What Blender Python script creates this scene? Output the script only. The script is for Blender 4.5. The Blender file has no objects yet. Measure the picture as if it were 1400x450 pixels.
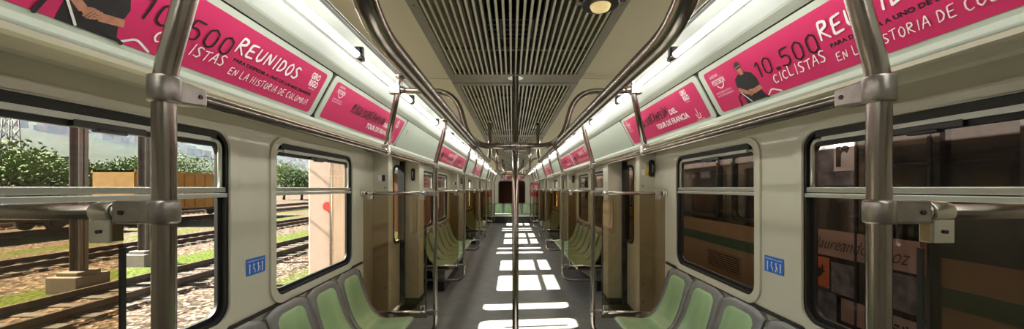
import bpy, bmesh, math, random
from mathutils import Vector, Matrix, noise
random.seed(7)
PI = math.pi
C = bpy.context.scene.collection

# ---------------------------------------------------------------- materials
MATS = {}
def mat(name, col, rough=0.5, metal=0.0, emit=None, estr=0.0, coat=0.0, var=0.0, vscale=8.0, bump=0.0, bscale=200.0,
        stretch=None, spec=0.5):
    m = bpy.data.materials.new(name); m.use_nodes = True
    nt = m.node_tree; b = nt.nodes['Principled BSDF']
    b.inputs['Base Color'].default_value = (*col, 1)
    b.inputs['Roughness'].default_value = rough
    b.inputs['Metallic'].default_value = metal
    b.inputs['Specular IOR Level'].default_value = spec
    b.inputs['Coat Weight'].default_value = coat
    if emit:
        b.inputs['Emission Color'].default_value = (*emit, 1); b.inputs['Emission Strength'].default_value = estr
    tc = mp = None
    if var or bump:
        tc = nt.nodes.new('ShaderNodeTexCoord'); mp = nt.nodes.new('ShaderNodeMapping')
        nt.links.new(tc.outputs['Object'], mp.inputs['Vector'])
        if stretch: mp.inputs['Scale'].default_value = stretch
    if var:
        n = nt.nodes.new('ShaderNodeTexNoise'); n.inputs['Scale'].default_value = vscale; n.inputs['Detail'].default_value = 6
        nt.links.new(mp.outputs[0], n.inputs['Vector'])
        r = nt.nodes.new('ShaderNodeMapRange'); r.inputs[1].default_value = .3; r.inputs[2].default_value = .7
        r.inputs[3].default_value = 1 - var; r.inputs[4].default_value = 1 + var
        nt.links.new(n.outputs[0], r.inputs[0])
        h = nt.nodes.new('ShaderNodeVectorMath'); h.operation = 'SCALE'; h.inputs[0].default_value = col
        nt.links.new(r.outputs[0], h.inputs['Scale']); nt.links.new(h.outputs[0], b.inputs['Base Color'])
    if bump:
        n = nt.nodes.new('ShaderNodeTexNoise'); n.inputs['Scale'].default_value = bscale; n.inputs['Detail'].default_value = 3
        nt.links.new(mp.outputs[0], n.inputs['Vector'])
        bp = nt.nodes.new('ShaderNodeBump'); bp.inputs['Strength'].default_value = bump; bp.inputs['Distance'].default_value = .002
        nt.links.new(n.outputs[0], bp.inputs['Height']); nt.links.new(bp.outputs[0], b.inputs['Normal'])
    MATS[name] = m
    return m

def glass(name, tint, refl=0.9):
    m = bpy.data.materials.new(name); m.use_nodes = True; nt = m.node_tree
    nt.nodes.clear()
    out = nt.nodes.new('ShaderNodeOutputMaterial'); mx = nt.nodes.new('ShaderNodeMixShader')
    t = nt.nodes.new('ShaderNodeBsdfTransparent'); t.inputs[0].default_value = (*tint, 1)
    g = nt.nodes.new('ShaderNodeBsdfGlossy'); g.inputs['Roughness'].default_value = 0.02; g.inputs[0].default_value = (1, 1, 1, 1)
    f = nt.nodes.new('ShaderNodeFresnel'); f.inputs[0].default_value = 1.5
    k = nt.nodes.new('ShaderNodeMath'); k.operation = 'MULTIPLY'; k.inputs[1].default_value = refl
    geo = nt.nodes.new('ShaderNodeNewGeometry')
    iv = nt.nodes.new('ShaderNodeMath'); iv.operation = 'SUBTRACT'; iv.inputs[0].default_value = 1.0
    nt.links.new(geo.outputs['Backfacing'], iv.inputs[1])
    k2 = nt.nodes.new('ShaderNodeMath'); k2.operation = 'MULTIPLY'
    nt.links.new(f.outputs[0], k.inputs[0]); nt.links.new(k.outputs[0], k2.inputs[0]); nt.links.new(iv.outputs[0], k2.inputs[1])
    nt.links.new(k2.outputs[0], mx.inputs[0]); nt.links.new(t.outputs[0], mx.inputs[1]); nt.links.new(g.outputs[0], mx.inputs[2])
    nt.links.new(mx.outputs[0], out.inputs[0]); MATS[name] = m
    return m

M = MATS
mat('wall_cream', (.53, .51, .42), .42, var=.03, vscale=2, bump=.05, bscale=300, coat=.1)
mat('soffit_cream', (.62, .58, .46), .35, coat=.1)
mat('panel_green', (.50, .555, .48), .28, var=.03, vscale=3, coat=.2)
mat('ceiling_cream', (.78, .70, .52), .6, var=.03, vscale=1.5)
mat('reflector_white', (.42, .44, .42), .35)
mat('dark_seam', (.02, .018, .016), .6)
mat('floor_grey', (.16, .16, .162), .42, var=.16, vscale=5, bump=.1, bscale=500, spec=.4)
mat('steel', (.37, .325, .295), .20, metal=1, var=.12, vscale=3, bump=.12, bscale=90, stretch=(6, 6, .6))
mat('steel_bright', (.62, .60, .56), .22, metal=1, var=.06, vscale=8)
mat('steel_cast', (.36, .33, .31), .36, metal=1, var=.2, vscale=25, bump=.2, bscale=120)
mat('alu_frame', (.42, .43, .38), .35, metal=.5, var=.04, vscale=20)
mat('rubber', (.006, .006, .006), .55)
mat('black_plastic', (.012, .012, .013), .35)
mat('grille_metal', (.34, .31, .26), .5, metal=.2, var=.06, vscale=12)
mat('slat_metal', (.74, .69, .56), .42, metal=.1, var=.05, vscale=12)
mat('void_black', (.05, .045, .036), .8)
mat('duct_grey', (.16, .17, .17), .5, metal=.4)
mat('seat_shell', (.20, .20, .205), .22, var=.10, vscale=14, coat=.5)
mat('seat_green', (.33, .48, .26), .3, var=.16, vscale=6, coat=.3, stretch=(1, 1, .3))
mat('pink', (.56, .03, .125), .3, var=.05, vscale=3, coat=.15)
mat('white_print', (.78, .74, .74), .4)
mat('black_print', (.012, .010, .012), .4)
mat('skin_print', (.42, .19, .12), .5, var=.2, vscale=60)
mat('jersey_print', (.016, .014, .016), .5, var=.3, vscale=50)
mat('blue_sticker', (.012, .13, .55), .4)
mat('yellow_sticker', (.75, .55, .03), .5)
mat('tube_light', (.9, .95, .95), .4, emit=(1.0, .97, .88), estr=13.5)
mat('white_plastic', (.62, .62, .58), .4)
mat('lens_warm', (.6, .45, .2), .2, emit=(1, .75, .35), estr=.35)
mat('concrete', (.12, .10, .083), .85, var=.14, vscale=4, bump=.4, bscale=20)
mat('pillar_paint', (.40, .30, .26), .7, var=.06, vscale=3)
mat('red_paint', (.45, .03, .03), .5)
mat('rail_rust', (.035, .02, .014), .6, metal=.3, var=.2, vscale=10)
mat('rail_head', (.30, .27, .24), .35, metal=.9)
mat('sleeper', (.035, .028, .022), .9, var=.25, vscale=6)
mat('mast_steel', (.085, .066, .060), .6, var=.15, vscale=5)
mat('wagon_yellow', (.30, .15, .018), .55, var=.12, vscale=3)
mat('wagon_dark', (.045, .035, .03), .7, var=.3, vscale=3)
mat('brick_orange', (.14, .05, .02), .8, var=.15, vscale=2)
mat('roof_grey', (.10, .10, .10), .7)
mat('leaf_green', (.085, .118, .046), .9, spec=.05, var=.4, vscale=.7)
mat('leaf_dark', (.055, .08, .038), .9, spec=.05, var=.4, vscale=.7)
mat('bark', (.04, .03, .022), .9)
mat('wire', (.02, .02, .02), .6)
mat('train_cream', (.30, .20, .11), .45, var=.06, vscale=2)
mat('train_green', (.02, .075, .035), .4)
mat('train_dark', (.014, .014, .015), .12, coat=.6)
mat('train_white', (.66, .66, .68), .4)
mat('train_frame', (.02, .02, .022), .3)
mat('print_rose', (.40, .27, .23), .6)
mat('print_orange', (.6, .14, .05), .6)
mat('print_grey', (.15, .15, .17), .6, var=.6, vscale=14)
mat('house_pale', (.12, .115, .11), .9, spec=0)
mat('house_brick', (.085, .045, .035), .9, spec=0)
mat('asphalt', (.05, .05, .05), .9, var=.2, vscale=2)
glass('window_glass', (.90, .92, .91), .8)
glass('tinted_glass', (.74, .665, .555), .9)
glass('dark_glass', (.78, .75, .72), .35)

def gravel():
    m = bpy.data.materials.new('gravel'); m.use_nodes = True; nt = m.node_tree; b = nt.nodes['Principled BSDF']
    b.inputs['Roughness'].default_value = .95; b.inputs['Specular IOR Level'].default_value = .05
    tc = nt.nodes.new('ShaderNodeTexCoord')
    v = nt.nodes.new('ShaderNodeTexVoronoi'); v.inputs['Scale'].default_value = 11
    nt.links.new(tc.outputs['Object'], v.inputs['Vector'])
    cr = nt.nodes.new('ShaderNodeValToRGB')
    e = cr.color_ramp.elements
    e[0].position = 0; e[0].color = (.015, .011, .009, 1)
    e[1].position = 1; e[1].color = (.18, .135, .108, 1)
    x = e.new(.5); x.color = (.055, .040, .031, 1)
    sp = nt.nodes.new('ShaderNodeSeparateColor'); nt.links.new(v.outputs['Color'], sp.inputs[0])
    nt.links.new(sp.outputs[0], cr.inputs[0])
    # grass patches: strips lying between the tracks, broken up by noise
    s = nt.nodes.new('ShaderNodeSeparateXYZ'); nt.links.new(tc.outputs['Object'], s.inputs[0])
    def strip(c, w):
        a = nt.nodes.new('ShaderNodeMath'); a.operation = 'ADD'; a.inputs[1].default_value = -c
        nt.links.new(s.outputs[0], a.inputs[0])
        ab = nt.nodes.new('ShaderNodeMath'); ab.operation = 'ABSOLUTE'; nt.links.new(a.outputs[0], ab.inputs[0])
        r = nt.nodes.new('ShaderNodeMapRange'); r.inputs[1].default_value = w; r.inputs[2].default_value = w * .4
        r.inputs[3].default_value = 0; r.inputs[4].default_value = 1
        nt.links.new(ab.outputs[0], r.inputs[0]); return r
    st = [strip(-12.2, 1.5), strip(-5.6, 1.6), strip(-20.5, 1.4), strip(-24.5, 1.0)]
    acc = st[0]
    for q in st[1:]:
        mm = nt.nodes.new('ShaderNodeMath'); mm.operation = 'MAXIMUM'
        nt.links.new(acc.outputs[0], mm.inputs[0]); nt.links.new(q.outputs[0], mm.inputs[1]); acc = mm
    n = nt.nodes.new('ShaderNodeTexNoise'); n.inputs['Scale'].default_value = .55; n.inputs['Detail'].default_value = 8
    nt.links.new(tc.outputs['Object'], n.inputs['Vector'])
    r2 = nt.nodes.new('ShaderNodeMapRange'); r2.inputs[1].default_value = .38; r2.inputs[2].default_value = .52
    nt.links.new(n.outputs[0], r2.inputs[0])
    mu = nt.nodes.new('ShaderNodeMath'); mu.operation = 'MULTIPLY'
    nt.links.new(acc.outputs[0], mu.inputs[0]); nt.links.new(r2.outputs[0], mu.inputs[1])
    n2 = nt.nodes.new('ShaderNodeTexNoise'); n2.inputs['Scale'].default_value = 9; n2.inputs['Detail'].default_value = 5
    nt.links.new(tc.outputs['Object'], n2.inputs['Vector'])
    g = nt.nodes.new('ShaderNodeValToRGB'); g.color_ramp.elements[0].position = .35; g.color_ramp.elements[1].position = .7
    g.color_ramp.elements[0].color = (.022, .034, .006, 1); g.color_ramp.elements[1].color = (.075, .10, .014, 1)
    nt.links.new(n2.outputs[0], g.inputs[0])
    mx = nt.nodes.new('ShaderNodeMix'); mx.data_type = 'RGBA'
    nt.links.new(mu.outputs[0], mx.inputs[0]); nt.links.new(cr.outputs[0], mx.inputs[6]); nt.links.new(g.outputs[0], mx.inputs[7])
    nt.links.new(mx.outputs[2], b.inputs['Base Color'])
    bp = nt.nodes.new('ShaderNodeBump'); bp.inputs['Strength'].default_value = .8; bp.inputs['Distance'].default_value = .05
    nt.links.new(v.outputs['Distance'], bp.inputs['Height']); nt.links.new(bp.outputs[0], b.inputs['Normal'])
    MATS['gravel'] = m
gravel()

def hillmat():
    m = bpy.data.materials.new('hill'); m.use_nodes = True; nt = m.node_tree; b = nt.nodes['Principled BSDF']
    b.inputs['Roughness'].default_value = 1; b.inputs['Specular IOR Level'].default_value = .0
    tc = nt.nodes.new('ShaderNodeTexCoord')
    n = nt.nodes.new('ShaderNodeTexNoise'); n.inputs['Scale'].default_value = .02; n.inputs['Detail'].default_value = 9
    nt.links.new(tc.outputs['Object'], n.inputs['Vector'])
    cr = nt.nodes.new('ShaderNodeValToRGB'); cr.color_ramp.elements[0].position = .35; cr.color_ramp.elements[1].position = .65
    cr.color_ramp.elements[0].color = (.016, .026, .014, 1); cr.color_ramp.elements[1].color = (.040, .042, .026, 1)
    nt.links.new(n.outputs[0], cr.inputs[0]); nt.links.new(cr.outputs[0], b.inputs['Base Color'])
    MATS['hill'] = m
hillmat()

# ---------------------------------------------------------------- mesh builder
class MB:
    def __init__(s): s.v = []; s.f = []; s.sm = []
    def add(s, vs, fs, smooth=False):
        o = len(s.v); s.v += [tuple(v) for v in vs]
        for f in fs: s.f.append(tuple(i + o for i in f)); s.sm.append(smooth)
        return s
    def box(s, a, b):
        x0, x1 = sorted((a[0], b[0])); y0, y1 = sorted((a[1], b[1])); z0, z1 = sorted((a[2], b[2]))
        vs = [(x0,y0,z0),(x1,y0,z0),(x1,y1,z0),(x0,y1,z0),(x0,y0,z1),(x1,y0,z1),(x1,y1,z1),(x0,y1,z1)]
        return s.add(vs, [(0,3,2,1),(4,5,6,7),(0,1,5,4),(1,2,6,5),(2,3,7,6),(3,0,4,7)])
    def tube(s, pts, r, n=14, cap=True, fillet=0.0, seg=8):
        P = [Vector(p) for p in pts]
        if fillet and len(P) > 2:
            Q = [P[0]]
            for i in range(1, len(P) - 1):
                a, b, c = P[i-1], P[i], P[i+1]
                fl = fillet[i-1] if isinstance(fillet, (list, tuple)) else fillet
                d1 = min(fl, (a-b).length*.49); d2 = min(fl, (c-b).length*.49)
                p = b + (a-b).normalized()*d1; q = b + (c-b).normalized()*d2
                for k in range(seg + 1):
                    t = k/seg; Q.append(p*(1-t)**2 + b*2*t*(1-t) + q*t*t)
            Q.append(P[-1]); P = Q
        R = r if isinstance(r, (list, tuple)) else [r]*len(P)
        if len(R) != len(P): R = [R[0]]*len(P)
        T = []
        for i in range(len(P)):
            d = (P[min(i+1, len(P)-1)] - P[max(i-1, 0)])
            T.append(d.normalized())
        up = Vector((0,0,1)) if abs(T[0].z) < .9 else Vector((1,0,0))
        u = T[0].cross(up).normalized(); vs = []
        for i, p in enumerate(P):
            u = (u - T[i]*u.dot(T[i])).normalized(); w = T[i].cross(u)
            for k in range(n):
                a = 2*PI*k/n; vs.append(p + (u*math.cos(a) + w*math.sin(a))*R[i])
        fs = []
        for i in range(len(P)-1):
            for k in range(n):
                k2 = (k+1) % n; fs.append((i*n+k, i*n+k2, (i+1)*n+k2, (i+1)*n+k))
        s.add(vs, fs, True)
        if cap:
            o = len(s.v) - len(vs)
            s.f.append(tuple(o+k for k in reversed(range(n)))); s.sm.append(False)
            s.f.append(tuple(o+(len(P)-1)*n+k for k in range(n))); s.sm.append(False)
        return s
    def prism(s, poly, axis, a, b):
        """poly in the two other axes, extruded along axis from a to b"""
        n = len(poly)
        def mk(p, w):
            if axis == 'y': return (p[0], w, p[1])
            if axis == 'x': return (w, p[0], p[1])
            return (p[0], p[1], w)
        vs = [mk(p, a) for p in poly] + [mk(p, b) for p in poly]
        fs = [tuple(range(n)), tuple(reversed(range(n, 2*n)))] + [(i, (i+1) % n, n+(i+1) % n, n+i) for i in range(n)]
        return s.add(vs, fs)
    def sheet(s, prof, y0, y1, th=0.006, ny=1):
        """profile of (x,z) extruded along y with thickness pushed outward"""
        n = len(prof); P = [Vector((p[0], 0, p[1])) for p in prof]; N = []
        for i in range(n):
            d = (P[min(i+1, n-1)] - P[max(i-1, 0)]).normalized(); N.append(Vector((d.z, 0, -d.x)))
        vs = []
        for y in (y0, y1):
            for p in P: vs.append((p.x, y, p.z))
            for p, q in zip(P, N): vs.append((p.x + q.x*th, y, p.z + q.z*th))
        m = 2*n; fs = []
        for i in range(n-1):
            fs += [(i, i+1, m+i+1, m+i), (n+i, m+n+i, m+n+i+1, n+i+1), (i, n+i, n+i+1, i+1), (m+i, m+i+1, m+n+i+1, m+n+i)]
        fs += [(0, m, m+n, n), (n-1, 2*n-1, m+2*n-1, m+n-1)]
        return s.add(vs, fs)
    def disc(s, c, nrm, r, h, n=24, r2=None):
        c = Vector(c); nrm = Vector(nrm).normalized()
        return s.tube([c, c + nrm*h], [r, r if r2 is None else r2], n)
    def xf(s, fn): s.v = [tuple(fn(Vector(v))) for v in s.v]; return s
    def build(s, name, m, parent=None, bevel=0, smooth=False):
        me = bpy.data.meshes.new(name); me.from_pydata(s.v, [], s.f)
        bm = bmesh.new(); bm.from_mesh(me); bmesh.ops.recalc_face_normals(bm, faces=bm.faces); bm.to_mesh(me); bm.free()
        if len(me.polygons) == len(s.sm): me.polygons.foreach_set('use_smooth', [bool(x) or smooth for x in s.sm])
        me.materials.append(M[m])
        o = bpy.data.objects.new(name, me); C.objects.link(o)
        if parent: o.parent = parent
        if bevel:
            b = o.modifiers.new('bevel', 'BEVEL'); b.width = bevel; b.segments = 2; b.limit_method = 'ANGLE'; b.angle_limit = .6
        return o

def tag(o, label=None, cat=None, group=None, kind=None):
    if label: o['label'] = label
    if cat: o['category'] = cat
    if group: o['group'] = group
    if kind: o['kind'] = kind
    return o
def empty(name, loc, label=None, cat=None, group=None, kind=None):
    o = bpy.data.objects.new(name, None); C.objects.link(o); o.location = loc; o.empty_display_size = .1
    return tag(o, label, cat, group, kind)
def struct(o): o['kind'] = 'structure'; return o
def copy_tree(o, parent=None):
    c = o.copy(); C.objects.link(c)
    if parent: c.parent = parent
    for ch in list(o.children): copy_tree(ch, c)
    return c
ORD = ['nearest', 'second', 'third', 'fourth', 'fifth', 'sixth', 'seventh', 'eighth', 'ninth', 'tenth', 'eleventh', 'twelfth',
       'thirteenth', 'fourteenth', 'fifteenth', 'sixteenth', 'seventeenth', 'eighteenth', 'nineteenth', 'twentieth']
def side(sx): return 'left' if sx < 0 else 'right'

def rrect(u0, u1, v0, v1, r, n=8):
    pts = []
    for cx, cy, a0 in ((u1-r, v0+r, -90), (u1-r, v1-r, 0), (u0+r, v1-r, 90), (u0+r, v0+r, 180)):
        for k in range(n+1):
            a = math.radians(a0 + 90*k/n); pts.append((cx + r*math.cos(a), cy + r*math.sin(a)))
    return pts

def plate(loops, w0, w1, mapping):
    """filled 2-D outline with holes, extruded from w0 to w1, mapping(u,v,w)->xyz; returns MB"""
    cu = bpy.data.curves.new('tmp', 'CURVE'); cu.dimensions = '2D'; cu.fill_mode = 'BOTH'
    cu.extrude = abs(w1-w0)/2
    for L in loops:
        sp = cu.splines.new('POLY'); sp.points.add(len(L)-1); sp.use_cyclic_u = True
        for i, p in enumerate(L): sp.points[i].co = (p[0], p[1], 0, 1)
    ob = bpy.data.objects.new('tmp', cu); C.objects.link(ob)
    me = bpy.data.meshes.new_from_object(ob)
    wc = (w0+w1)/2
    mb = MB(); mb.add([mapping(v.co.x, v.co.y, v.co.z + wc) for v in me.vertices], [tuple(p.vertices) for p in me.polygons])
    bpy.data.objects.remove(ob); bpy.data.curves.remove(cu); bpy.data.meshes.remove(me)
    # weld
    key = {}; nv = []; idx = []
    for v in mb.v:
        k = (round(v[0], 5), round(v[1], 5), round(v[2], 5))
        if k not in key: key[k] = len(nv); nv.append(v)
        idx.append(key[k])
    nf = []
    for f in mb.f:
        g = []
        for i in f:
            j = idx[i]
            if not g or g[-1] != j: g.append(j)
        if len(g) > 1 and g[0] == g[-1]: g.pop()
        if len(g) > 2: nf.append(tuple(g))
    mb.v = nv; mb.f = nf; mb.sm = [False]*len(nf)
    return mb
YZ = lambda u, v, w: (w, u, v)

# ---------------------------------------------------------------- lettering
def text_polys(body, size, bold=0.0, shear=0.0, align='LEFT'):
    cu = bpy.data.curves.new('tmp', 'FONT'); cu.body = body; cu.size = size; cu.shear = shear; cu.offset = bold
    cu.align_x = align; cu.resolution_u = 3; cu.space_character = 1.0
    ob = bpy.data.objects.new('tmp', cu); C.objects.link(ob)
    me = bpy.data.meshes.new_from_object(ob)
    r = ([(v.co.x, v.co.y) for v in me.vertices], [tuple(p.vertices) for p in me.polygons])
    bpy.data.objects.remove(ob); bpy.data.curves.remove(cu); bpy.data.meshes.remove(me)
    return r
def fit_text(mb, body, u0, u1, v0, v1, w, bold=0.0, shear=0.0):
    """one line of sans lettering stretched to fill the box"""
    vs, fs = text_polys(body, 1.0, bold, shear)
    xs = [v[0] for v in vs]; ys = [v[1] for v in vs]
    a, b, c, d = min(xs), max(xs), min(ys), max(ys)
    mb.add([(u0 + (x-a)/(b-a)*(u1-u0), v0 + (y-c)/(d-c)*(v1-v0), w) for x, y in vs], fs)
STROKE = {
 'A': [[(0,0),(.5,1),(.62,1),(.9,0)], [(.1,.38),(.85,.42)]],
 'B': [[(.1,0),(.12,1),(.7,.95),(.75,.7),(.2,.52),(.8,.42),(.8,.1),(.1,0)]],
 'C': [[(.85,.85),(.5,1),(.1,.7),(.08,.3),(.4,0),(.85,.12)]],
 'D': [[(.1,0),(.12,1),(.6,.9),(.85,.5),(.6,.1),(.1,0)]],
 'E': [[(.85,1),(.15,.95),(.1,.5),(.7,.52)], [(.1,.5),(.1,.02),(.85,.05)]],
 'F': [[(.85,1),(.15,.95),(.1,0)], [(.1,.5),(.7,.52)]],
 'G': [[(.85,.85),(.5,1),(.1,.7),(.1,.25),(.4,0),(.85,.15),(.85,.45),(.5,.45)]],
 'H': [[(.1,0),(.15,1)], [(.8,0),(.85,1)], [(.1,.48),(.85,.54)]],
 'I': [[(.3,0),(.4,1)]],
 'L': [[(.15,1),(.1,.03),(.8,.06)]],
 'M': [[(0,0),(.2,1),(.5,.35),(.8,1),(1,0)]],
 'N': [[(.08,0),(.15,1),(.75,.02),(.85,1)]],
 'O': [[(.5,1),(.12,.75),(.1,.25),(.45,0),(.82,.25),(.84,.75),(.5,1)]],
 'P': [[(.15,0),(.15,1),(.75,.9),(.78,.6),(.15,.45)]],
 'R': [[(.1,0),(.15,1),(.75,.92),(.75,.62),(.15,.48),(.9,-.05)]],
 'S': [[(.85,.9),(.4,1),(.12,.75),(.5,.5),(.8,.28),(.55,0),(.05,.08)]],
 'T': [[(0,.92),(.95,1)], [(.5,.95),(.42,0)]],
 'U': [[(.1,1),(.1,.25),(.4,0),(.75,.2),(.85,1)]],
 '0': [[(.5,1),(.15,.85),(.1,.5),(.15,.15),(.5,0),(.82,.15),(.87,.5),(.82,.85),(.5,1)]],
 '1': [[(.1,.8),(.45,1),(.45,0)]],
 '5': [[(.85,1),(.2,1),(.15,.55),(.55,.62),(.85,.42),(.8,.12),(.5,0),(.1,.08)]],
 '7': [[(.1,1),(.8,1),(.4,0)]],
 '.': [[(.12,0),(.42,0)], [(.12,.10),(.42,.10)], [(.12,.05),(.42,.05)]],
 ' ': [],
}
STROKE['Ó'] = STROKE['O'] + [[(.45,1.12),(.7,1.3)]]
STROKE['Á'] = STROKE['A'] + [[(.5,1.12),(.7,1.3)]]
def ribbon(mb, pts, wd, w, taper=.0):
    P = [Vector((p[0], p[1])) for p in pts]
    if len(P) > 2:   # soften corners
        Q = [P[0]]
        for i in range(1, len(P)-1):
            a, b, c = P[i-1], P[i], P[i+1]
            p = b + (a-b)*.28; q = b + (c-b)*.28
            for k in range(5):
                t = k/4; Q.append(p*(1-t)**2 + b*2*t*(1-t) + q*t*t)
        Q.append(P[-1]); P = Q
    L = []; R = []
    n = len(P)
    for i in range(n):
        d = (P[min(i+1, n-1)] - P[max(i-1, 0)])
        if d.length < 1e-9: d = Vector((1, 0))
        d.normalize(); nn = Vector((-d.y, d.x)); h = wd/2*(1 - taper*abs(2*i/(n-1)-1)**2)
        L.append(P[i] + nn*h); R.append(P[i] - nn*h)
    vs = [(p.x, p.y, w) for p in L] + [(p.x, p.y, w + 1e-5) for p in R]
    mb.add(vs, [(i, i+1, n+i+1, n+i) for i in range(n-1)])
    for e in (0, n-1):    # round ends
        c = P[e]; mb.add([(c.x + wd*.5*(1-taper)*math.cos(a*PI/4), c.y + wd*.5*(1-taper)*math.sin(a*PI/4), w) for a in range(8)], [tuple(range(8))])
def brush(mb, body, u0, u1, v0, v1, w, weight=.16, slope=0.0, lean=.15, jitter=.05, seed=1, gap=.18, taper=.35):
    rnd = random.Random(seed); wid = {'I': .55, '.': .45, ' ': .5, 'M': 1.15, '1': .6}
    tot = sum(wid.get(c, 1.0) + gap for c in body) - gap
    k = (u1-u0)/tot; h = v1-v0; x = 0
    for c in body:
        ww = wid.get(c, 1.0); sc = 1 + rnd.uniform(-jitter, jitter)*2; dy = rnd.uniform(-jitter, jitter)*h
        for st in STROKE.get(c, []):
            pts = []
            for (a, b) in st:
                a2 = a*(ww if c in 'M' else 1) if c not in 'I.1' else a*.9
                u = u0 + (x + a2)*k + lean*b*h; pts.append((u, v0 + dy + b*h*sc + slope*(u-u0)))
            ribbon(mb, pts, weight*h, w, taper)
            w += 2e-6
        x += ww + gap

# ================================================================ THE CAR
ZC = 1.60                    # eye height
W = 1.44                     # half width between the wall linings
BAYS = [0.77, 5.57, 10.37]   # seat bays, each 2.72 long
BL = 2.72
PERIOD = 4.8
Y0, Y1 = -1.7, 17.25
PLX = .745                   # pole distance from the centre line
LIP, LIPZ = 1.17, 1.965
PB = (1.17, 2.007); PT = (1.035, 2.256)

# ---- floor
fb = MB(); fb.box((-1.62, Y0, -.12), (1.62, Y1, 0)); f = struct(fb.build('floor', 'floor_grey'))
# ---- side walls
WIN = []                     # (y0,y1)
for s in BAYS: WIN += [(s+.02, s+1.08), (s+1.44, s+2.50)]
WIN.append((15.55, 16.75))
WZ0, WZ1 = .94, 1.875
DOORC = [s + BL + 1.04 for s in BAYS]      # door centres
for sx in (-1, 1):
    root = struct(empty('wall_' + side(sx), (0, 0, 0)))
    # lining plates with window holes, one continuous object
    segs = [(Y0, .70)]
    allmb = MB()
    bounds = []
    a = Y0
    for dc in DOORC:
        bounds.append((a, dc - .92)); a = dc + .92
    bounds.append((a, Y1))
    for (a, b) in bounds:
        holes = [rrect(w0, w1, WZ0, WZ1, .085) for (w0, w1) in WIN if w0 > a and w1 < b]
        p = plate([[(a, 0), (b, 0), (b, 1.99), (a, 1.99)]] + holes, sx*W, sx*(W+.03), YZ)
        allmb.add(p.v, p.f)
    allmb.build('lining', 'wall_cream', root)
    # skirt below and roof edge outside, keep sun and sky light out of the voids
    o = MB(); o.box((sx*1.58, Y0, -.3), (sx*1.61, Y1, .0)); o.box((sx*1.585, Y0, 1.93), (sx*1.61, Y1, 2.44))
    for dc in DOORC:
        o.box((sx*W, dc-.93, 1.96), (sx*1.6, dc+.93, 1.99))
    o.build('outer_skin', 'train_cream', root)
    # soffit and lip
    so = MB(); so.sheet([(sx*W, 1.985), (sx*(W-.03), 1.992), (sx*1.22, 1.975), (sx*1.185, 1.958), (sx*1.165, 1.962), (sx*1.160, 1.975)], Y0, Y1, .004)
    so.build('soffit', 'soffit_cream', root)
    li = MB(); li.tube([(sx*1.168, Y0, 1.985), (sx*1.168, Y1, 1.985)], .013, 10)
    li.box((sx*1.155, Y0, 1.985), (sx*1.20, Y1, 2.003))
    li.build('cornice', 'panel_green', root)
# kick strips
n = 0
for sx in (-1, 1):
    a = Y0; n += 1
    for dc in DOORC + [None]:
        b = (dc - .92) if dc else Y1
        k = MB(); k.box((sx*(W-.012), a, 0), (sx*W, b, .10)); o = struct(k.build('baseboard_%s' % side(sx), 'rubber'))
        k = MB(); k.box((sx*(W-.010), max(a, .7), .885), (sx*W, b-.12, .905)); o = struct(k.build('trim_%d' % n, 'rubber')); n += 1
        a = (dc + .92) if dc else None

# ---- windows
wn = 0
for sx in (-1, 1):
    for (w0, w1) in WIN:
        wn += 1
        r = struct(empty('window_%d' % wn, (0, 0, 0)))
        # moulded surround
        p = plate([rrect(w0-.05, w1+.05, WZ0-.045, WZ1+.035, .12), rrect(w0, w1, WZ0, WZ1, .085)], sx*(W-.012), sx*(W+.004), YZ)
        p.build('surround', 'wall_cream', r, bevel=.006)
        p = plate([rrect(w0-.002, w1+.002, WZ0-.002, WZ1+.002, .087), rrect(w0+.014, w1-.014, WZ0+.014, WZ1-.010, .075)], sx*(W+.002), sx*(W+.045), YZ)
        p.build('frame', 'rubber', r, bevel=.003)
        p = MB(); p.box((sx*(W+.003), w0+.07, 1.842), (sx*(W+.044), w1-.07, WZ1-.004)); p.box((sx*(W+.02), w0+.05, 1.802), (sx*(W+.044), w1-.05, 1.822)); p.build('top_gasket', 'rubber', r)
        p = plate([rrect(w0+.010, w1-.010, WZ0+.010, WZ1-.006, .078), rrect(w0+.034, w1-.034, WZ0+.036, WZ1-.052, .06)], sx*(W+.028), sx*(W+.045), YZ)
        p.build('gasket', 'rubber', r)
        t = MB(); t.box((sx*(W+.004), w0+.004, 1.578), (sx*(W+.04), w1-.004, 1.603)); t.box((sx*(W+.001), w0+.004, 1.553), (sx*(W+.04), w1-.004, 1.574))
        t.build('transom', 'alu_frame', r, bevel=.003)
        t = MB(); t.box((sx*(W+.006), w0+.10, 1.822), (sx*(W+.03), w1-.10, 1.842))
        t.tube([(sx*(W+.018), w0+.032, 1.60), (sx*(W+.018), w0+.032, 1.832), (sx*(W+.018), w0+.12, 1.832)], .0095, 8, fillet=.05)
        t.tube([(sx*(W+.018), w1-.032, 1.60), (sx*(W+.018), w1-.032, 1.832), (sx*(W+.018), w1-.12, 1.832)], .0095, 8, fillet=.05)
        t.build('hopper_frame', 'alu_frame', r)
        c = (w0+w1)/2
        t = MB(); t.box((sx*(W+.004), c-.12, 1.80), (sx*(W+.03), c+.12, 1.826)); t.box((sx*(W+.0), c-.05, 1.792), (sx*(W+.03), c+.05, 1.806))
        t.build('latch', 'black_plastic', r, bevel=.004)
        gm = 'window_glass' if sx < 0 else 'dark_glass'
        g = MB(); g.box((sx*(W+.033), w0+.02, 1.59), (sx*(W+.037), w1-.02, 1.85)); g.build('upper_pane', gm, r)
        g = MB(); g.box((sx*(W+.036), w0+.015, WZ0+.015), (sx*(W+.040), w1-.015, 1.57)); g.build('lower_pane', gm, r)

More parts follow.
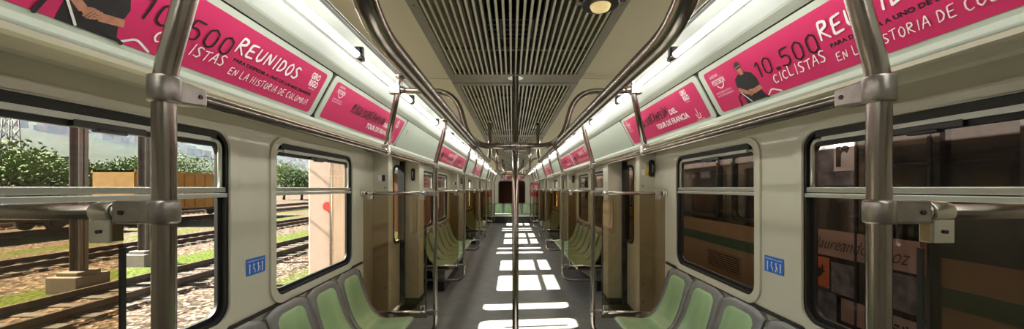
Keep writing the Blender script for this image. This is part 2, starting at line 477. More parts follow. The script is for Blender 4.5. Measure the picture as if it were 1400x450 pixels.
# ---- doors
dn = 0; tn = 20
for sx in (-1, 1):
    for di, dc in enumerate(DOORC):
        dn += 1
        r = struct(empty('door_%d' % dn, (0, dc, 0)))
        XL = 1.53
        for k, q in ((0, -1), (1, 1)):
            a, b = (-.90, -.004) if q < 0 else (.004, .90)
            wc = q*.355
            p = plate([[(a, .05), (b, .05), (b, 1.96), (a, 1.96)], rrect(wc-.17, wc+.17, .90, 1.87, .10)], sx*XL, sx*(XL+.035), YZ)
            p.build('door_leaf', 'wall_cream', r)
            p = plate([rrect(wc-.20, wc+.20, .87, 1.90, .12), rrect(wc-.165, wc+.165, .905, 1.865, .095)], sx*(XL-.008), sx*(XL+.01), YZ)
            p.build('window_seal', 'rubber', r)
            g = MB(); g.box((sx*(XL+.012), wc-.18, .89), (sx*(XL+.016), wc+.18, 1.88)); g.build('door_pane', 'window_glass' if sx < 0 else 'dark_glass', r)
        s_ = MB(); s_.box((sx*(XL-.012), -.022, .03), (sx*(XL+.02), .022, 1.96)); s_.build('centre_seal', 'rubber', r)
        s_ = MB(); s_.box((sx*(XL-.006), -.50, .05), (sx*(XL+.01), -.49, 1.96)); s_.box((sx*(XL-.06), .44, .02), (sx*(XL+.03), .49, 1.97)); s_.build('jamb_seal', 'rubber', r)
        s_ = MB(); s_.box((sx*(XL-.004), -.44, 1.15), (sx*XL, -.40, 1.75)); s_.box((sx*(XL-.004), .10, 1.15), (sx*XL, .125, 1.75)); s_.build('yellow_strip', 'yellow_sticker', r)
        s_ = MB(); s_.box((sx*1.30, -.9, 0), (sx*1.60, .9, .012)); s_.build('threshold', 'steel_cast', r)
        # pocket pillars either side, full height
        for q, (a, b) in ((-1, (dc-.76, dc-.64)), (1, (dc+.49, dc+.75))):
            tn += 1
            rr = struct(empty('trim_%d' % tn, (0, (a+b)/2, 0)))
            p = MB(); p.box((sx*1.28, a, .10), (sx*1.57, b, 1.985)); p.build('pillar_casing', 'wall_cream', rr, bevel=.008)
            p = MB(); p.box((sx*1.30, a+.008, 0), (sx*1.57, b-.008, .10)); p.build('kick_plate', 'rubber', rr)
            p = MB()
            if q < 0:
                p.box((sx*W, dc-.93, 0), (sx*(W+.03), a, 1.985)); p.build('return_panel', 'wall_cream', rr)
            else:
                p.box((sx*W, b, 0), (sx*(W+.03), dc+.93, 1.985)); p.build('return_panel', 'wall_cream', rr)
            if q > 0:
                fp = plate([rrect(sx*1.335-.022, sx*1.335+.022, .98, 1.46, .02), rrect(sx*1.335-.016, sx*1.335+.016, .986, 1.454, .015)], a-.006, a, lambda u, v, w: (u, w, v))
                fp.build('finger_pull', 'steel_cast', rr)
            for ch in rr.children: ch.location.y = -(a+b)/2
        for ch in r.children: pass

# small fittings on the near pillars and door pillars
def pill(mb, c, sx, w, h, t):   # lozenge on a face looking to -y
    p = plate([rrect(c[0]-w/2, c[0]+w/2, c[2]-h/2, c[2]+h/2, min(w, h)*.49)], c[1]-t, c[1], lambda u, v, ww: (u, ww, v))
    mb.add(p.v, p.f)
for sx in (-1, 1):
    for di, dc in enumerate(DOORC[:2]):
        yf = dc-.76; w_ = ORD[di] if di else 'first'
        e = empty('door_release', (sx*1.36, dc+.49, 1.78), 'black oval door release on the %s far pillar of the %s doorway' % (side(sx), w_), 'door release')
        if sx > 0: e.location = (1.40, yf, 1.80); e['label'] = 'black oval door release on the right pillar in front of the %s doorway' % w_
        p = MB(); pill(p, (0, 0, 0), sx, .05, .17, .02); p.build('housing', 'black_plastic', e, bevel=.004)
        p = MB(); p.tube([(0, -.018, -.05), (0, -.045, -.03), (0, -.045, .03), (0, -.018, .05)], .006, 8, fillet=.02); p.build('handle', 'steel_cast', e)
        e = empty('wall_notice', (sx*1.35, yf, 1.70), 'small white and dark notice on the %s pillar before the %s doorway' % (side(sx), w_), 'notice')
        if sx > 0: e.location = (1.335, yf, 1.76)
        p = MB(); p.box((-.035, -.003, -.03), (.0, 0, .03)); p.build('card', 'white_print', e)
        p = MB(); p.box((.003, -.004, -.032), (.035, 0, .032)); p.build('dark_card', 'black_print' if sx < 0 else 'yellow_sticker', e)
        for k, zz in enumerate((.58, 1.60) if sx < 0 else (.62, .44, .27, 1.62)):
            p = MB(); p.disc((sx*1.315, yf, zz), (0, -1, 0), .012, .004, 16); p.box((sx*1.315-.003, yf-.006, zz-.009), (sx*1.315+.003, yf-.003, zz+.009))
            o = p.build('key_lock', 'steel_cast'); tag(o, 'round key lock at %s on the %s pillar before the %s doorway' % (
                {.58: 'knee height', 1.60: 'eye height', .62: 'thigh height', .44: 'knee height', .27: 'shin height', 1.62: 'eye height'}[zz], side(sx), w_), 'lock')

# ---- slanted advert panels and blank hatches, mouldings
u_len = math.hypot(PT[0]-PB[0], PT[1]-PB[1])
def slant(sx, yc):
    """local (u,v,w): u reading direction, v up the slope, w out of the panel into the car"""
    v = Vector((sx*(PT[0]-PB[0]), 0, PT[1]-PB[1])).normalized()
    u = Vector((0, -sx, 0)); w = u.cross(v)
    M4 = Matrix((( u.x, v.x, w.x, sx*PB[0]), (u.y, v.y, w.y, yc), (u.z, v.z, w.z, PB[1]), (0, 0, 0, 1)))
    return M4

def figure(mbs, u, v, s, hands_only=False):
    """cyclist printed on the advert: black cap and jersey, arms folded; s = height scale"""
    sk, bk, wh, fc = mbs
    def poly(mb, pts, w): mb.add([(u + a*s, v + b*s, w) for a, b in pts], [tuple(range(len(pts)))])
    def ell(mb, a, b, ra, rb, w, n=18, a0=0, a1=2*PI): poly(mb, [(a + ra*math.cos(a0+(a1-a0)*k/n), b + rb*math.sin(a0+(a1-a0)*k/n)) for k in range(n)], w)
    poly(bk, [(-.30,0),(-.30,.25),(-.36,.5),(-.30,.66),(-.14,.74),(.12,.74),(.30,.66),(.38,.48),(.34,.2),(.40,0)], .0026)
    poly(fc, [(-.06,.70),(.07,.70),(.06,.80),(-.05,.80)], .0028)
    ell(fc, 0, .86, .085, .11, .0030)
    ell(bk, 0, .93, .105, .10, .0032, 18, 0, PI)
    poly(bk, [(-.09,.86),(.09,.86),(.085,.90),(-.085,.90)], .0033)
    poly(bk, [(-.15,.92),(.05,.92),(.04,.95),(-.12,.95)], .0034)
    # forearms folding to clasped hands
    poly(sk, [(-.38,.38),(-.31,.45),(-.08,.30),(-.06,.23),(-.13,.20)], .0036)
    ell(sk, .0, .235, .105, .075, .0035)
    poly(sk, [(.40,.22),(.37,.33),(.10,.29),(.06,.23),(.10,.17)], .0038)
    for k in range(4): poly(sk, [(-.10+.035*k,.13+.02*k),(-.06+.035*k,.11+.02*k),(.02+.035*k,.28),(-.02+.035*k,.31)], .0040+.0001*k)
    for k in range(3): poly(bk, [(-.07+.04*k,.14+.02*k),(-.062+.04*k,.14+.02*k),(.0+.04*k,.26),(-.008+.04*k,.26)], .0046)
    # handlebar and frame tubes
    ribbon(bk, [(u-.50*s, v+.0*s), (u-.46*s, v+.22*s), (u-.30*s, v+.30*s), (u-.12*s, v+.14*s), (u+.30*s, v+.06*s), (u+.46*s, v-.0*s)], .05*s, .0048)
    ribbon(wh, [(u+.42*s, v+.0*s), (u+.62*s, v+.14*s), (u+.85*s, v+.02*s)], .035*s, .0027)
    ribbon(wh, [(u-.30*s, v+.30*s), (u-.10*s, v+.02*s)], .03*s, .0049)

def postobon(mb, bk, u, v, s):
    fit_text(mb, 'GASEOSAS', u+.02*s, u+.62*s, v+.72*s, v+.84*s, .003, .01, .15)
    fit_text(mb, 'POSTOBÓN', u, u+.9*s, v+.38*s, v+.68*s, .003, .02, .15)
    ribbon(mb, [(u+.25*s, v+.32*s), (u+.42*s, v+.18*s), (u+.62*s, v+.22*s), (u+.74*s, v+.36*s)], .05*s, .003)
    fit_text(mb, 'PATROCINADOR OFICIAL', u-.05*s, u+1.0*s, v-.02*s, v+.06*s, .003, .0, 0)
    fit_text(mb, 'DEL CICLISMO COLOMBIANO', u-.05*s, u+1.05*s, v-.16*s, v-.08*s, .003, .0, 0)
def girorigo(mb, u, v, s):
    fit_text(mb, 'GIRO', u, u+.9*s, v+.52*s, v+.95*s, .003, .035, 0)
    fit_text(mb, 'RIGO', u+.08*s, u+1.0*s, v+.05*s, v+.48*s, .003, .035, 0)
    fit_text(mb, 'GRAN FONDO', u+.25*s, u+.85*s, v-.12*s, v-.04*s, .003, .0, 0)

def frame_panel(L, parent):
    """the green hatch the advert is stuck on, built in local (u,v,w)"""
    p = plate([rrect(-L/2+.008, L/2-.008, .0, u_len-.002, .03)], -.008, .0, lambda u, v, w: (u, v, w)); p.build('hatch_panel', 'panel_green', parent, bevel=.003)
    p = plate([rrect(-L/2-.002, L/2+.002, -.006, u_len+.012, .01)], -.02, -.010, lambda u, v, w: (u, v, w)); p.build('seam', 'dark_seam', parent)

def advert_a(L):
    """10.500 CICLISTAS REUNIDOS"""
    r = empty('advert_poster', (0, 0, 0)); frame_panel(L, r)
    a, b = -L/2+.055, L/2-.055; v0, v1 = .018, u_len-.028; PL = b-a; H = v1-v0
    p = plate([rrect(a, b, v0, v1, .02)], .0005, .0018, lambda u, v, w: (u, v, w)); paper = p.build('paper', 'pink', r)
    wh, bk, sk = MB(), MB(), MB(); lg, rg, w2, w3, ci = MB(), MB(), MB(), MB(), MB()
    U = lambda x: a + x*PL
    Vv = lambda y: v0 + y*H
    postobon(lg, bk, U(.028), Vv(.44), .125)
    fc = MB(); figure((sk, bk, wh, fc), U(.205), Vv(.0), .205)
    tb = MB()
    brush(tb, '10.500', U(.272), U(.525), Vv(.40), Vv(.70), .0052, .10, .0, .12, 0, 3, gap=.22, taper=0)
    brush(ci, 'CICLISTAS', U(.325), U(.525), Vv(.19), Vv(.36), .0056, .15, .02, .15, .06, 4)
    brush(w2, 'REUNIDOS', U(.535), U(.83), Vv(.53), Vv(.78), .0056, .19, .02, .18, .05, 6)
    fit_text(tb, 'PARA DESPEDIR A UNO DE LOS MÁS GRANDES', U(.55), U(.955), Vv(.37), Vv(.45), .003, .035, 0)
    brush(w3, 'EN LA HISTORIA DE COLOMBIA', U(.55), U(.955), Vv(.14), Vv(.275), .0056, .13, .0, .15, .05, 8)
    girorigo(rg, U(.905), Vv(.56), .085)
    for q, nm in ((lg, 'sponsor_logo'), (rg, 'race_logo'), (w2, 'headline'), (w3, 'slogan'), (ci, 'word'), (wh, 'printed_bicycle')): q.build(nm, 'white_print', r)
    bk.build('printed_jersey', 'jersey_print', r); sk.build('printed_arms', 'skin_print', r); fc.build('printed_face', 'skin_print', r)
    tb.build('black_lettering', 'black_print', r)
    return r
def advert_b(L):
    """RIGO SUBCAMPEÓN DEL TOUR DE FRANCIA"""
    r = empty('advert_poster', (0, 0, 0)); frame_panel(L, r)
    a, b = -L/2+.055, L/2-.055; v0, v1 = .018, u_len-.028; PL = b-a; H = v1-v0
    p = plate([rrect(a, b, v0, v1, .02)], .0005, .0018, lambda u, v, w: (u, v, w)); p.build('paper', 'pink', r)
    wh, tb, lg, rg, em = MB(), MB(), MB(), MB(), MB()
    U = lambda x: a + x*PL
    Vv = lambda y: v0 + y*H
    postobon(lg, tb, U(.03), Vv(.56), .11)
    brush(tb, 'RIGO SUBCAMPEÓN', U(.22), U(.66), Vv(.44), Vv(.70), .0052, .17, .02, .2, .08, 11)
    fit_text(wh, 'DEL', U(.68), U(.76), Vv(.46), Vv(.62), .003, .03, 0)
    fit_text(wh, 'TOUR DE FRANCIA', U(.46), U(.84), Vv(.18), Vv(.36), .003, .03, 0)
    girorigo(rg, U(.86), Vv(.62), .08)
    # little bottle-and-hands emblem in the low corner
    ribbon(em, [(U(.90), Vv(.20)), (U(.905), Vv(.08)), (U(.93), Vv(.08)), (U(.935), Vv(.20))], .006, .003)
    ribbon(em, [(U(.917), Vv(.34)), (U(.917), Vv(.14))], .006, .0031)
    fit_text(em, 'COLOMBIA', U(.885), U(.955), Vv(.0), Vv(.05), .003, 0, 0)
    for q, nm in ((lg, 'sponsor_logo'), (rg, 'race_logo'), (em, 'emblem')): q.build(nm, 'white_print', r)
    wh.build('white_lettering', 'white_print', r); tb.build('black_lettering', 'black_print', r)
    return r
def blank(L, txt=None):
    r = empty('hatch_cover', (0, 0, 0)); frame_panel(L, r)
    return r
PAN = [(s, s+1.36) for s in BAYS] + [(s+1.36, s+2.72) for s in BAYS]
A0 = advert_a(1.475); B0 = advert_b(1.475); used = [0, 0]
for sx in (-1, 1):
    for bi, s in enumerate(BAYS):
        wh_ = ['over the nearest windows', 'in the second seating bay', 'in the third seating bay, far down the car'][bi]
        for k in (0, 1):
            base = (A0, B0)[k]
            o = base if not used[k] else copy_tree(base); used[k] = 1
            o.matrix_world = slant(sx, s + .613 + 1.485*k)
            txt = 'pink 10.500 CICLISTAS REUNIDOS advert with a black-clad cyclist' if k == 0 else 'pink RIGO SUBCAMPEÓN DEL TOUR DE FRANCIA advert'
            tag(o, '%s, %s side, %s' % (txt, side(sx), ['over the nearest windows', 'second seating bay', 'third seating bay'][bi]), 'poster', 'pink adverts above the windows')
        L = PERIOD - 2.965
        o = blank(L-.0); o.matrix_world = slant(sx, s + 2.84 + L/2)
        tag(o, 'plain pale green hatch cover above the %s %s doorway' % (['first', 'second', 'third'][bi], side(sx)), 'hatch cover', 'blank hatch covers above the doors')
        if bi == 0 and sx < 0:
            t = MB(); fit_text(t, '7', -.80, -.765, .15, .20, .002, .0, 0); t.build('printed_number', 'black_print', o)
            o['label'] = 'plain pale green hatch cover numbered 7 above the first left doorway'
    for (a, b) in ((Y0, .64), (BAYS[-1]+PERIOD-.125, Y1)):
        o = blank(b-a); o.matrix_world = slant(sx, (a+b)/2)
        tag(o, 'plain hatch cover %s on the %s' % ('nearest the camera' if a < 0 else 'at the far end of the car', side(sx)), 'hatch cover')

# ---- ceiling, light coves
CZ = 2.25
cr = struct(empty('ceiling', (0, 0, 0)))
JO = [Y0, -.20, 2.20, 4.60, 7.0, 9.4, 11.8, 14.2, Y1]
cp = MB(); cs = MB(); rf = MB(); rb = MB(); hp = MB()
for a, b in zip(JO[:-1], JO[1:]):
    for sx in (-1, 1):
        cp.box((sx*.385, a+.004, CZ), (sx*.655, b-.004, CZ+.01))
    cp.box((-.385, b-.004, CZ), (.385, b+.065 if b < Y1 else b, CZ+.01))
    cp.box((-.385, a, CZ), (.385, a+.0649, CZ+.01))
for sx in (-1, 1):
    cs.box((sx*.38, Y0, CZ+.012), (sx*.70, Y1, CZ+.02))
    rf.sheet([(sx*.655, CZ+.002), (sx*.668, CZ+.004), (sx*.672, CZ+.01), (sx*.69, CZ+.11), (sx*.80, CZ+.13), (sx*.93, CZ+.09), (sx*.975, CZ+.028)], Y0, Y1, -.004*sx)
    rb.sheet([(sx*.975, CZ+.028), (sx*.985, CZ+.022), (sx*1.03, CZ+.008)], Y0, Y1, -.004*sx)
    hp.tube([(sx*.664, Y0, CZ-.002), (sx*.664, Y1, CZ-.002)], .004, 8)
jp = MB()
for b in JO[1:-1]: jp.box((-.385, b-.064, CZ-.006), (.385, b+.064, CZ-.001))
jp.build('cross_plate', 'grille_metal', cr)
cp.build('ceiling_panel', 'ceiling_cream', cr); cs.build('seam_backing', 'dark_seam', cr)
rf.build('light_reflector', 'reflector_white', cr); rb.build('cove_edge', 'panel_green', cr); hp.build('cove_bead', 'reflector_white', cr)
ro = MB(); ro.box((-1.61, Y0, 2.43), (1.61, Y1, 2.46)); ro.box((-.385, Y0, CZ+.15), (.385, Y1, CZ+.16))
for sx in (-1, 1): ro.box((sx*.385, Y0, CZ+.01), (sx*.39, Y1, CZ+.16))
ro.build('roof_void', 'void_black', cr)

# grilles
def grille(y0, y1, i):
    r = empty('ceiling_grille', (0, (y0+y1)/2, CZ)); yc = (y0+y1)/2; h = (y1-y0)/2
    fr = plate([[(-.385, -h), (.385, -h), (.385, h), (-.385, h)], [(-.345, -h+.05), (.345, -h+.05), (.345, h-.05), (-.345, h-.05)]], -.010, .004, lambda u, v, w: (u, v, w))
    fr.build('frame', 'grille_metal', r)
    sc = MB()
    for sx in (-1, 1):
        k = -h+.15
        while k < h: sc.disc((sx*.365, k, -.013), (0, 0, 1), .005, .004, 8); k += .32
    sc.build('screws', 'steel_cast', r)
    sl = MB(); N = 27
    for k in range(N):
        x = -.335 + .67*k/(N-1)
        sl.box((x-.0022, -h+.05, -.006), (x+.0022, h-.05, .040)); sl.box((x-.0045, -h+.05, -.009), (x+.0045, h-.05, -.005))
    sl.build('slats', 'slat_metal', r)
    c = MB()
    for q in (-.33, .33):
        c = MB(); c.box((-.345, q*2*h*.98-.004, -.004), (.345, q*2*h*.98+.004, .012)); c.build('cross_rod', 'grille_metal', r)
    for q in (-.6, -.2, .2, .6):
        yy = q*h; d = MB()
        d.box((-.14, yy-.10, .09), (.14, yy+.10, .10))
        for kk in range(5): d.box((-.14, yy-.10+.05*kk-.004, .07), (.14, yy-.10+.05*kk+.004, .09))
        for kk in range(5): d.box((-.14+.07*kk-.004, yy-.10, .07), (-.14+.07*kk+.004, yy+.10, .09))
        d.build('fan_guard', 'duct_grey', r)
    return r
for i, (a, b) in enumerate(zip(JO[1:-2], JO[2:-1])):
    g = grille(a+.065, b-.065, i)
    tag(g, 'long slatted ceiling air grille, %s from the camera' % ORD[i], 'ceiling grille', 'slatted air grilles along the ceiling')

# fluorescent tubes
def fluoro():
    r = empty('fluorescent_tube', (0, 0, 0))
    t = MB(); t.tube([(0, -.435, 0), (0, .435, 0)], .0145, 14); t.build('glass_tube', 'tube_light', r)
    t = MB(); t.tube([(0, -.455, 0), (0, -.43, 0)], .016, 14); t.build('end_cap', 'steel_bright', r); t = MB(); t.tube([(0, .43, 0), (0, .455, 0)], .016, 14); t.build('end_cap', 'steel_bright', r)
    t = MB(); t.box((-.012, .44, -.012), (.012, .485, .04)); t.box((-.02, .455, .0), (.02, .475, .045)); t.build('lamp_holder', 'black_plastic', r)
    return r
F0 = fluoro(); first = True
for sx in (-1, 1):
    k = 0; y = .405-.94*2
    while y < Y1-.4:
        if y > -.9:
            o = F0 if first else copy_tree(F0); first = False
            o.location = (sx*.768, y, CZ-.006)
            tag(o, 'glowing fluorescent tube in the %s light cove, %s from the camera' % (side(sx), ORD[k]), 'fluorescent tube', 'fluorescent tubes in the ceiling coves'); k += 1
        y += .94

# round ceiling dome, amber lens with a faint glow
e = empty('ceiling_dome', (.285, 1.275, CZ-.008), 'small round amber lens with black bezel on the ceiling grille', 'ceiling light')
p = MB(); p.disc((0, 0, -.014), (0, 0, 1), .062, .014, 28, .068); p.build('bezel', 'black_plastic', e, bevel=.003)
p = MB(); p.tube([(0, 0, -.014), (0, 0, -.026), (0, 0, -.034)], [.036, .030, .012], 24); p.build('lens', 'lens_warm', e)
p = MB(); p.box((-.085, -.012, -.006), (-.055, .012, .0)); p.box((.055, -.012, -.006), (.085, .012, .0)); p.build('spring_clip', 'steel_cast', e)

# ---- end wall
ew = struct(empty('wall_back', (0, Y1, 0)))
p = plate([[(-1.46, 0), (1.46, 0), (1.46, 2.3), (-1.46, 2.3)], rrect(-.62, .56, .85, 1.90, .12)], 0, .04, lambda u, v, w: (u, w, v)); p.build('bulkhead', 'wall_cream', ew)
p = plate([rrect(-.66, .60, .81, 1.94, .14), rrect(-.60, .54, .87, 1.88, .11)], -.012, .0, lambda u, v, w: (u, w, v)); p.build('window_seal', 'rubber', ew)
g = MB(); g.box((-.62, .015, .85), (.56, .02, 1.90)); g.build('bulkhead_pane', 'dark_glass', ew)
p = MB(); p.box((-.9, .9, 0), (.9, .95, 2.4)); p.box((-.9, .03, 0), (-.86, .95, 2.4)); p.box((.86, .03, 0), (.9, .95, 2.4)); p.box((-.9, .03, 2.1), (.9, .95, 2.14)); p.build('cab_interior', 'brick_orange', ew)
p = MB(); p.box((-.55, -.02, 2.0), (.55, 0, 2.13)); o = p.build('route_sign', 'pink'); o.location = (0, Y1-.002, 0)
tag(o, 'pink strip sign with white lettering above the end window', 'sign')
t = MB(); fit_text(t, 'METRO DE MEDELLÍN', -.5, .5, 2.035, 2.095, .0, .01); t.xf(lambda v: Vector((v.x, -.022, v.y))); t.build('lettering', 'white_print', o)
for sx, x0, x1, z0, z1 in ((-1, -1.36, -1.0, 1.20, 1.55), (1, .80, 1.26, 1.20, 1.84)):
    e = empty('end_wall_poster', ((x0+x1)/2, Y1-.012, z0), 'pink poster on the end wall %s of the end window' % side(sx), 'poster')
    p = MB(); p.box((x0-(x0+x1)/2, -.004, 0), (x1-(x0+x1)/2, 0, z1-z0)); p.build('paper', 'pink', e)
    t = MB(); fit_text(t, '10.500', -.14, .14, (z1-z0)*.6, (z1-z0)*.85, 0, .02); fit_text(t, 'REUNIDOS', -.14, .14, (z1-z0)*.3, (z1-z0)*.5, 0, .02)
    t.xf(lambda v: Vector((v.x, -.006, v.y))); t.build('lettering', 'white_print', e)
fw = MB(); fw.box((-1.46, Y0-.04, -.1), (1.46, Y0, 2.45)); struct(fw.build('wall_front', 'wall_cream'))

# ================================================================ seats
PROF = [(.0, 1.432, .890), (.04, 1.415, .890), (.10, 1.402, .85), (.25, 1.375, .73), (.40, 1.33, .59), (.52, 1.28, .49), (.60, 1.225, .440),
        (.68, 1.15, .418), (.80, 1.04, .422), (.92, .945, .432), (.965, .918, .428), (1.0, .908, .405)]
def prof(t):
    for i in range(len(PROF)-1):
        a, b = PROF[i], PROF[i+1]
        if t <= b[0]:
            k = (t-a[0])/(b[0]-a[0]); return Vector((a[1]+(b[1]-a[1])*k, a[2]+(b[2]-a[2])*k))
    return Vector(PROF[-1][1:])
def smoothprof(t):
    acc = Vector((0, 0)); 
    for d in (-.03, -.015, 0, .015, .03): acc += prof(min(1, max(0, t+d)))
    return acc/5
PW = .425
def surf(y, t, off=0.0):
    """a point on the seat: x distance from centre line, y along, z; off lifts off the surface"""
    a = smoothprof(t); b = smoothprof(min(1, t+.01)); c = smoothprof(max(0, t-.01)); d = (b-c).normalized()
    nrm = Vector((-d.y*-1, d.x*-1))   # towards aisle/up
    nrm = Vector((d.y, -d.x)); 
    if nrm.y < 0 and nrm.x > 0: nrm = -nrm
    e = abs(y)/(PW/2)
    lift = .016*e**2 if t < .6 else .006*e**3       # bucket: edges come forward
    if t < .16: lift *= .6
    p = a + nrm*(lift + off)
    z = p.y
    if t < .3: z -= (1-t/.3)*.045*max(0, e-.45)**1.6*2.4      # rounded shoulders
    return (p.x, y, z)
def seat_unit(sx, parent, y0):
    NT, NY = 34, 12
    v = []; fs = []
    for i in range(NT+1):
        for j in range(NY+1):
            y = -PW/2+.003 + (PW-.006)*j/NY; v.append(surf(y, i/NT))
    m = len(v)
    for i in range(NT+1):
        for j in range(NY+1):
            y = -PW/2+.003 + (PW-.006)*j/NY; q = surf(y, i/NT, -.014); v.append(q)
    R = NY+1
    for i in range(NT):
        for j in range(NY):
            a = i*R+j; fs.append((a, a+1, a+R+1, a+R)); fs.append((m+a, m+a+R, m+a+R+1, m+a+1))
    for j in range(NY): fs.append((j, m+j, m+j+1, j+1)); a = NT*R+j; fs.append((a, a+1, m+a+1, m+a))
    for i in range(NT): a = i*R; fs.append((a, a+R, m+a+R, m+a)); a = i*R+NY; fs.append((a, m+a, m+a+R, a+R))
    sh = MB().add(v, fs, True)
    sh.xf(lambda p: Vector((sx*p.x, p.y+y0, p.z))); s_ = sh.build('seat_shell', 'seat_shell', parent)
    # green insert
    v = []; fs = []; T0 = .105; NT2 = 44; NY2 = 12
    for i in range(NT2+1):
        q = i/NT2; t = T0 + (.985-T0)*q
        if t < .58: w = .140 + .030*(t-T0)/(.58-T0)
        else: w = .17 + .034*min(1, (t-.58)/.14)
        if q < .08: w *= math.sqrt(max(0, 1-(1-q/.08)**2))*.45+.55
        if q > .97: w *= .975
        for j in range(NY2+1):
            y = -w + 2*w*j/NY2; e = (1 if 0 < j < NY2 and 0 < i < NT2 else 0)
            v.append(surf(y, t, .006 if e else -.002))
    R = NY2+1
    for i in range(NT2):
        for j in range(NY2): a = i*R+j; fs.append((a, a+1, a+R+1, a+R))
    g = MB().add(v, fs, True); g.xf(lambda p: Vector((sx*p.x, p.y+y0, p.z))); g.build('seat_insert', 'seat_green', s_)
    return s_
BENCH = {}
def bench(sx):
    r = empty('triple_seat', (0, 0, 0))
    for k in (-1, 0, 1): seat_unit(sx, r, k*PW)
    p = MB(); p.box((sx*.98, -.60, .335), (sx*1.42, .60, .385)); p.box((sx*1.40, -.60, .335), (sx*1.436, .60, .55)); p.build('support_frame', 'seat_shell', r, bevel=.006)
    for q in (-.42, .42):
        p = MB(); p.prism([(sx*1.0, .335), (sx*1.27, .335), (sx*1.27, .20), (sx*1.20, .20)], 'y', q-.02, q+.02); p.build('bracket', 'white_plastic', r, bevel=.004)
    return r
bn = {-1: 0, 1: 0}
for sx in (-1, 1):
    base = bench(sx); f1 = True
    for bi, s in enumerate(BAYS):
        for k, yc in enumerate((s+.665, s+1.955)):
            o = base if f1 else copy_tree(base); f1 = False
            o.location = (0, yc, 0)
            tag(o, 'row of three green and grey moulded seats on the %s, %s row from the camera' % (side(sx), ORD[bn[sx]]), 'seat', 'rows of three seats along the walls'); bn[sx] += 1
        # equipment locker under the seats
        e = empty('under_seat_locker', (sx*1.25, s+1.32, 0), 'black equipment locker below the %s seats of the %s seating bay' % (side(sx), ['first', 'second', 'third'][bi]), 'locker')
        p = MB(); p.box((.05, -1.16, .0), (.18, 1.16, .13)); p.build('plinth', 'rubber', e)
        p = MB(); p.box((.045, -1.10, .13), (.18, 1.10, .30)); p.build('cabinet', 'seat_shell', e, bevel=.006)
# back row facing the camera
e = empty('rear_bench', (0, Y1, 0), 'row of pale green seats facing the camera below the end window', 'seat')
for k in range(6):
    x = -1.08 + k*.432
    b_ = MB()
    sub = seat_unit(1, e, 0)
    sub.rotation_euler = (0, 0, PI/2)  # local x -> y
    sub.rotation_euler = (0, 0, -PI/2); sub.scale = (-1, 1, 1)
    sub.location = (x, -1.44, 0)
    sub.matrix_local = Matrix(((0, 1, 0, x), (1, 0, 0, -1.44), (0, 0, 1, 0.0), (0, 0, 0, 1)))
p = MB(); p.box((-1.3, -.50, .30), (1.3, -.02, .38)); p.build('front_panel', 'white_plastic', e, bevel=.005)
p = MB(); p.box((-1.3, -.44, 0), (1.3, -.02, .29)); p.build('plinth', 'rubber', e)

# ================================================================ grab poles and screens
UB, LB = 1.55, .425          # upper and lower cross bars of the screens
RZ = 1.805                   # wall-side long rail
def screen(sx):
    r = empty('pole_screen', (0, 0, 0))
    X = lambda a: sx*(a-PLX)
    p = MB()
    p.tube([(X(1.36), 0, .21), (X(.745), 0, .21), (X(.745), 0, RZ+.03), (X(.652), 0, RZ+.36), (X(.652), 0, CZ+.0)], .0205, 18, fillet=[.13, .05, .10])
    p.build('pole', 'steel', r)
    p = MB(); p.tube([(X(.745), 0, UB), (X(W-.005), 0, UB)], .017, 14); p.build('upper_bar', 'steel', r)
    p = MB(); p.tube([(X(.745), 0, LB), (X(W-.005), 0, LB)], .016, 14); p.build('lower_bar', 'steel_bright', r)
    g = MB(); g.box((X(.835), -.004, LB-.055), (X(1.425), .004, UB-.016)); g.build('glass_panel', 'tinted_glass', r)
    g = MB(); g.box((X(.829), -.005, LB-.055), (X(.835), .005, UB-.075)); g.build('edge_strip', 'rubber', r)
    for z in (UB, LB):
        c = MB(); c.tube([(X(.745), 0, z-.025), (X(.745), 0, z+.025)], .027, 20)
        c.box((X(.745), -.020, z-.024), (X(.836), .020, z+.024)); c.build('clamp', 'steel_cast', r, bevel=.006)
        c = MB(); c.tube([(X(.832), 0, z), (X(.838), 0, z)], .021, 14); c.tube([(X(.842), 0, z), (X(.885), 0, z)], .0215, 16)
        d = -1 if z == UB else 1
        c.box((X(.842), -.014, z+d*.012), (X(.888), .014, z+d*.064)); c.build('glass_clip', 'steel_bright', r, bevel=.003)
        c = MB(); c.box((X(1.33), -.016, z-.02), (X(1.38), .016, z-.058 if d < 0 else z+.058)); c.tube([(X(1.33), 0, z), (X(1.38), 0, z)], .021, 14); c.build('glass_clip', 'steel_bright', r, bevel=.003)
        c = MB(); c.tube([(X(W-.018), 0, z), (X(W), 0, z)], .034, 18); c.tube([(X(W-.04), 0, z), (X(W-.015), 0, z)], .021, 16); c.build('wall_flange', 'steel_bright', r)
        c = MB()
        for yy in (-.0205,): c.tube([(X(.815), yy, z), (X(.815), yy-.002, z)], .005, 10)
        c.tube([(X(.866), -.016, z+d*.04), (X(.866), -.018, z+d*.04)], .004, 10)
        c.build('bolt', 'black_plastic', r)
    c = MB(); c.tube([(X(.652), 0, CZ-.012), (X(.652), 0, CZ)], .036, 18); c.build('ceiling_flange', 'steel_bright', r)
    return r
PLANES = []
for s in BAYS: PLANES += [s, s+BL]
PLANES.append(15.17)
for sx in (-1, 1):
    base = screen(sx)
    for i, y in enumerate(PLANES):
        o = base if i == 0 else copy_tree(base)
        o.location = (sx*PLX, y, 0)
        tag(o, 'steel pole with tinted glass screen, %s side, %s from the camera' % (side(sx), ORD[i]), 'grab pole', 'grab poles with glass screens along the aisle')
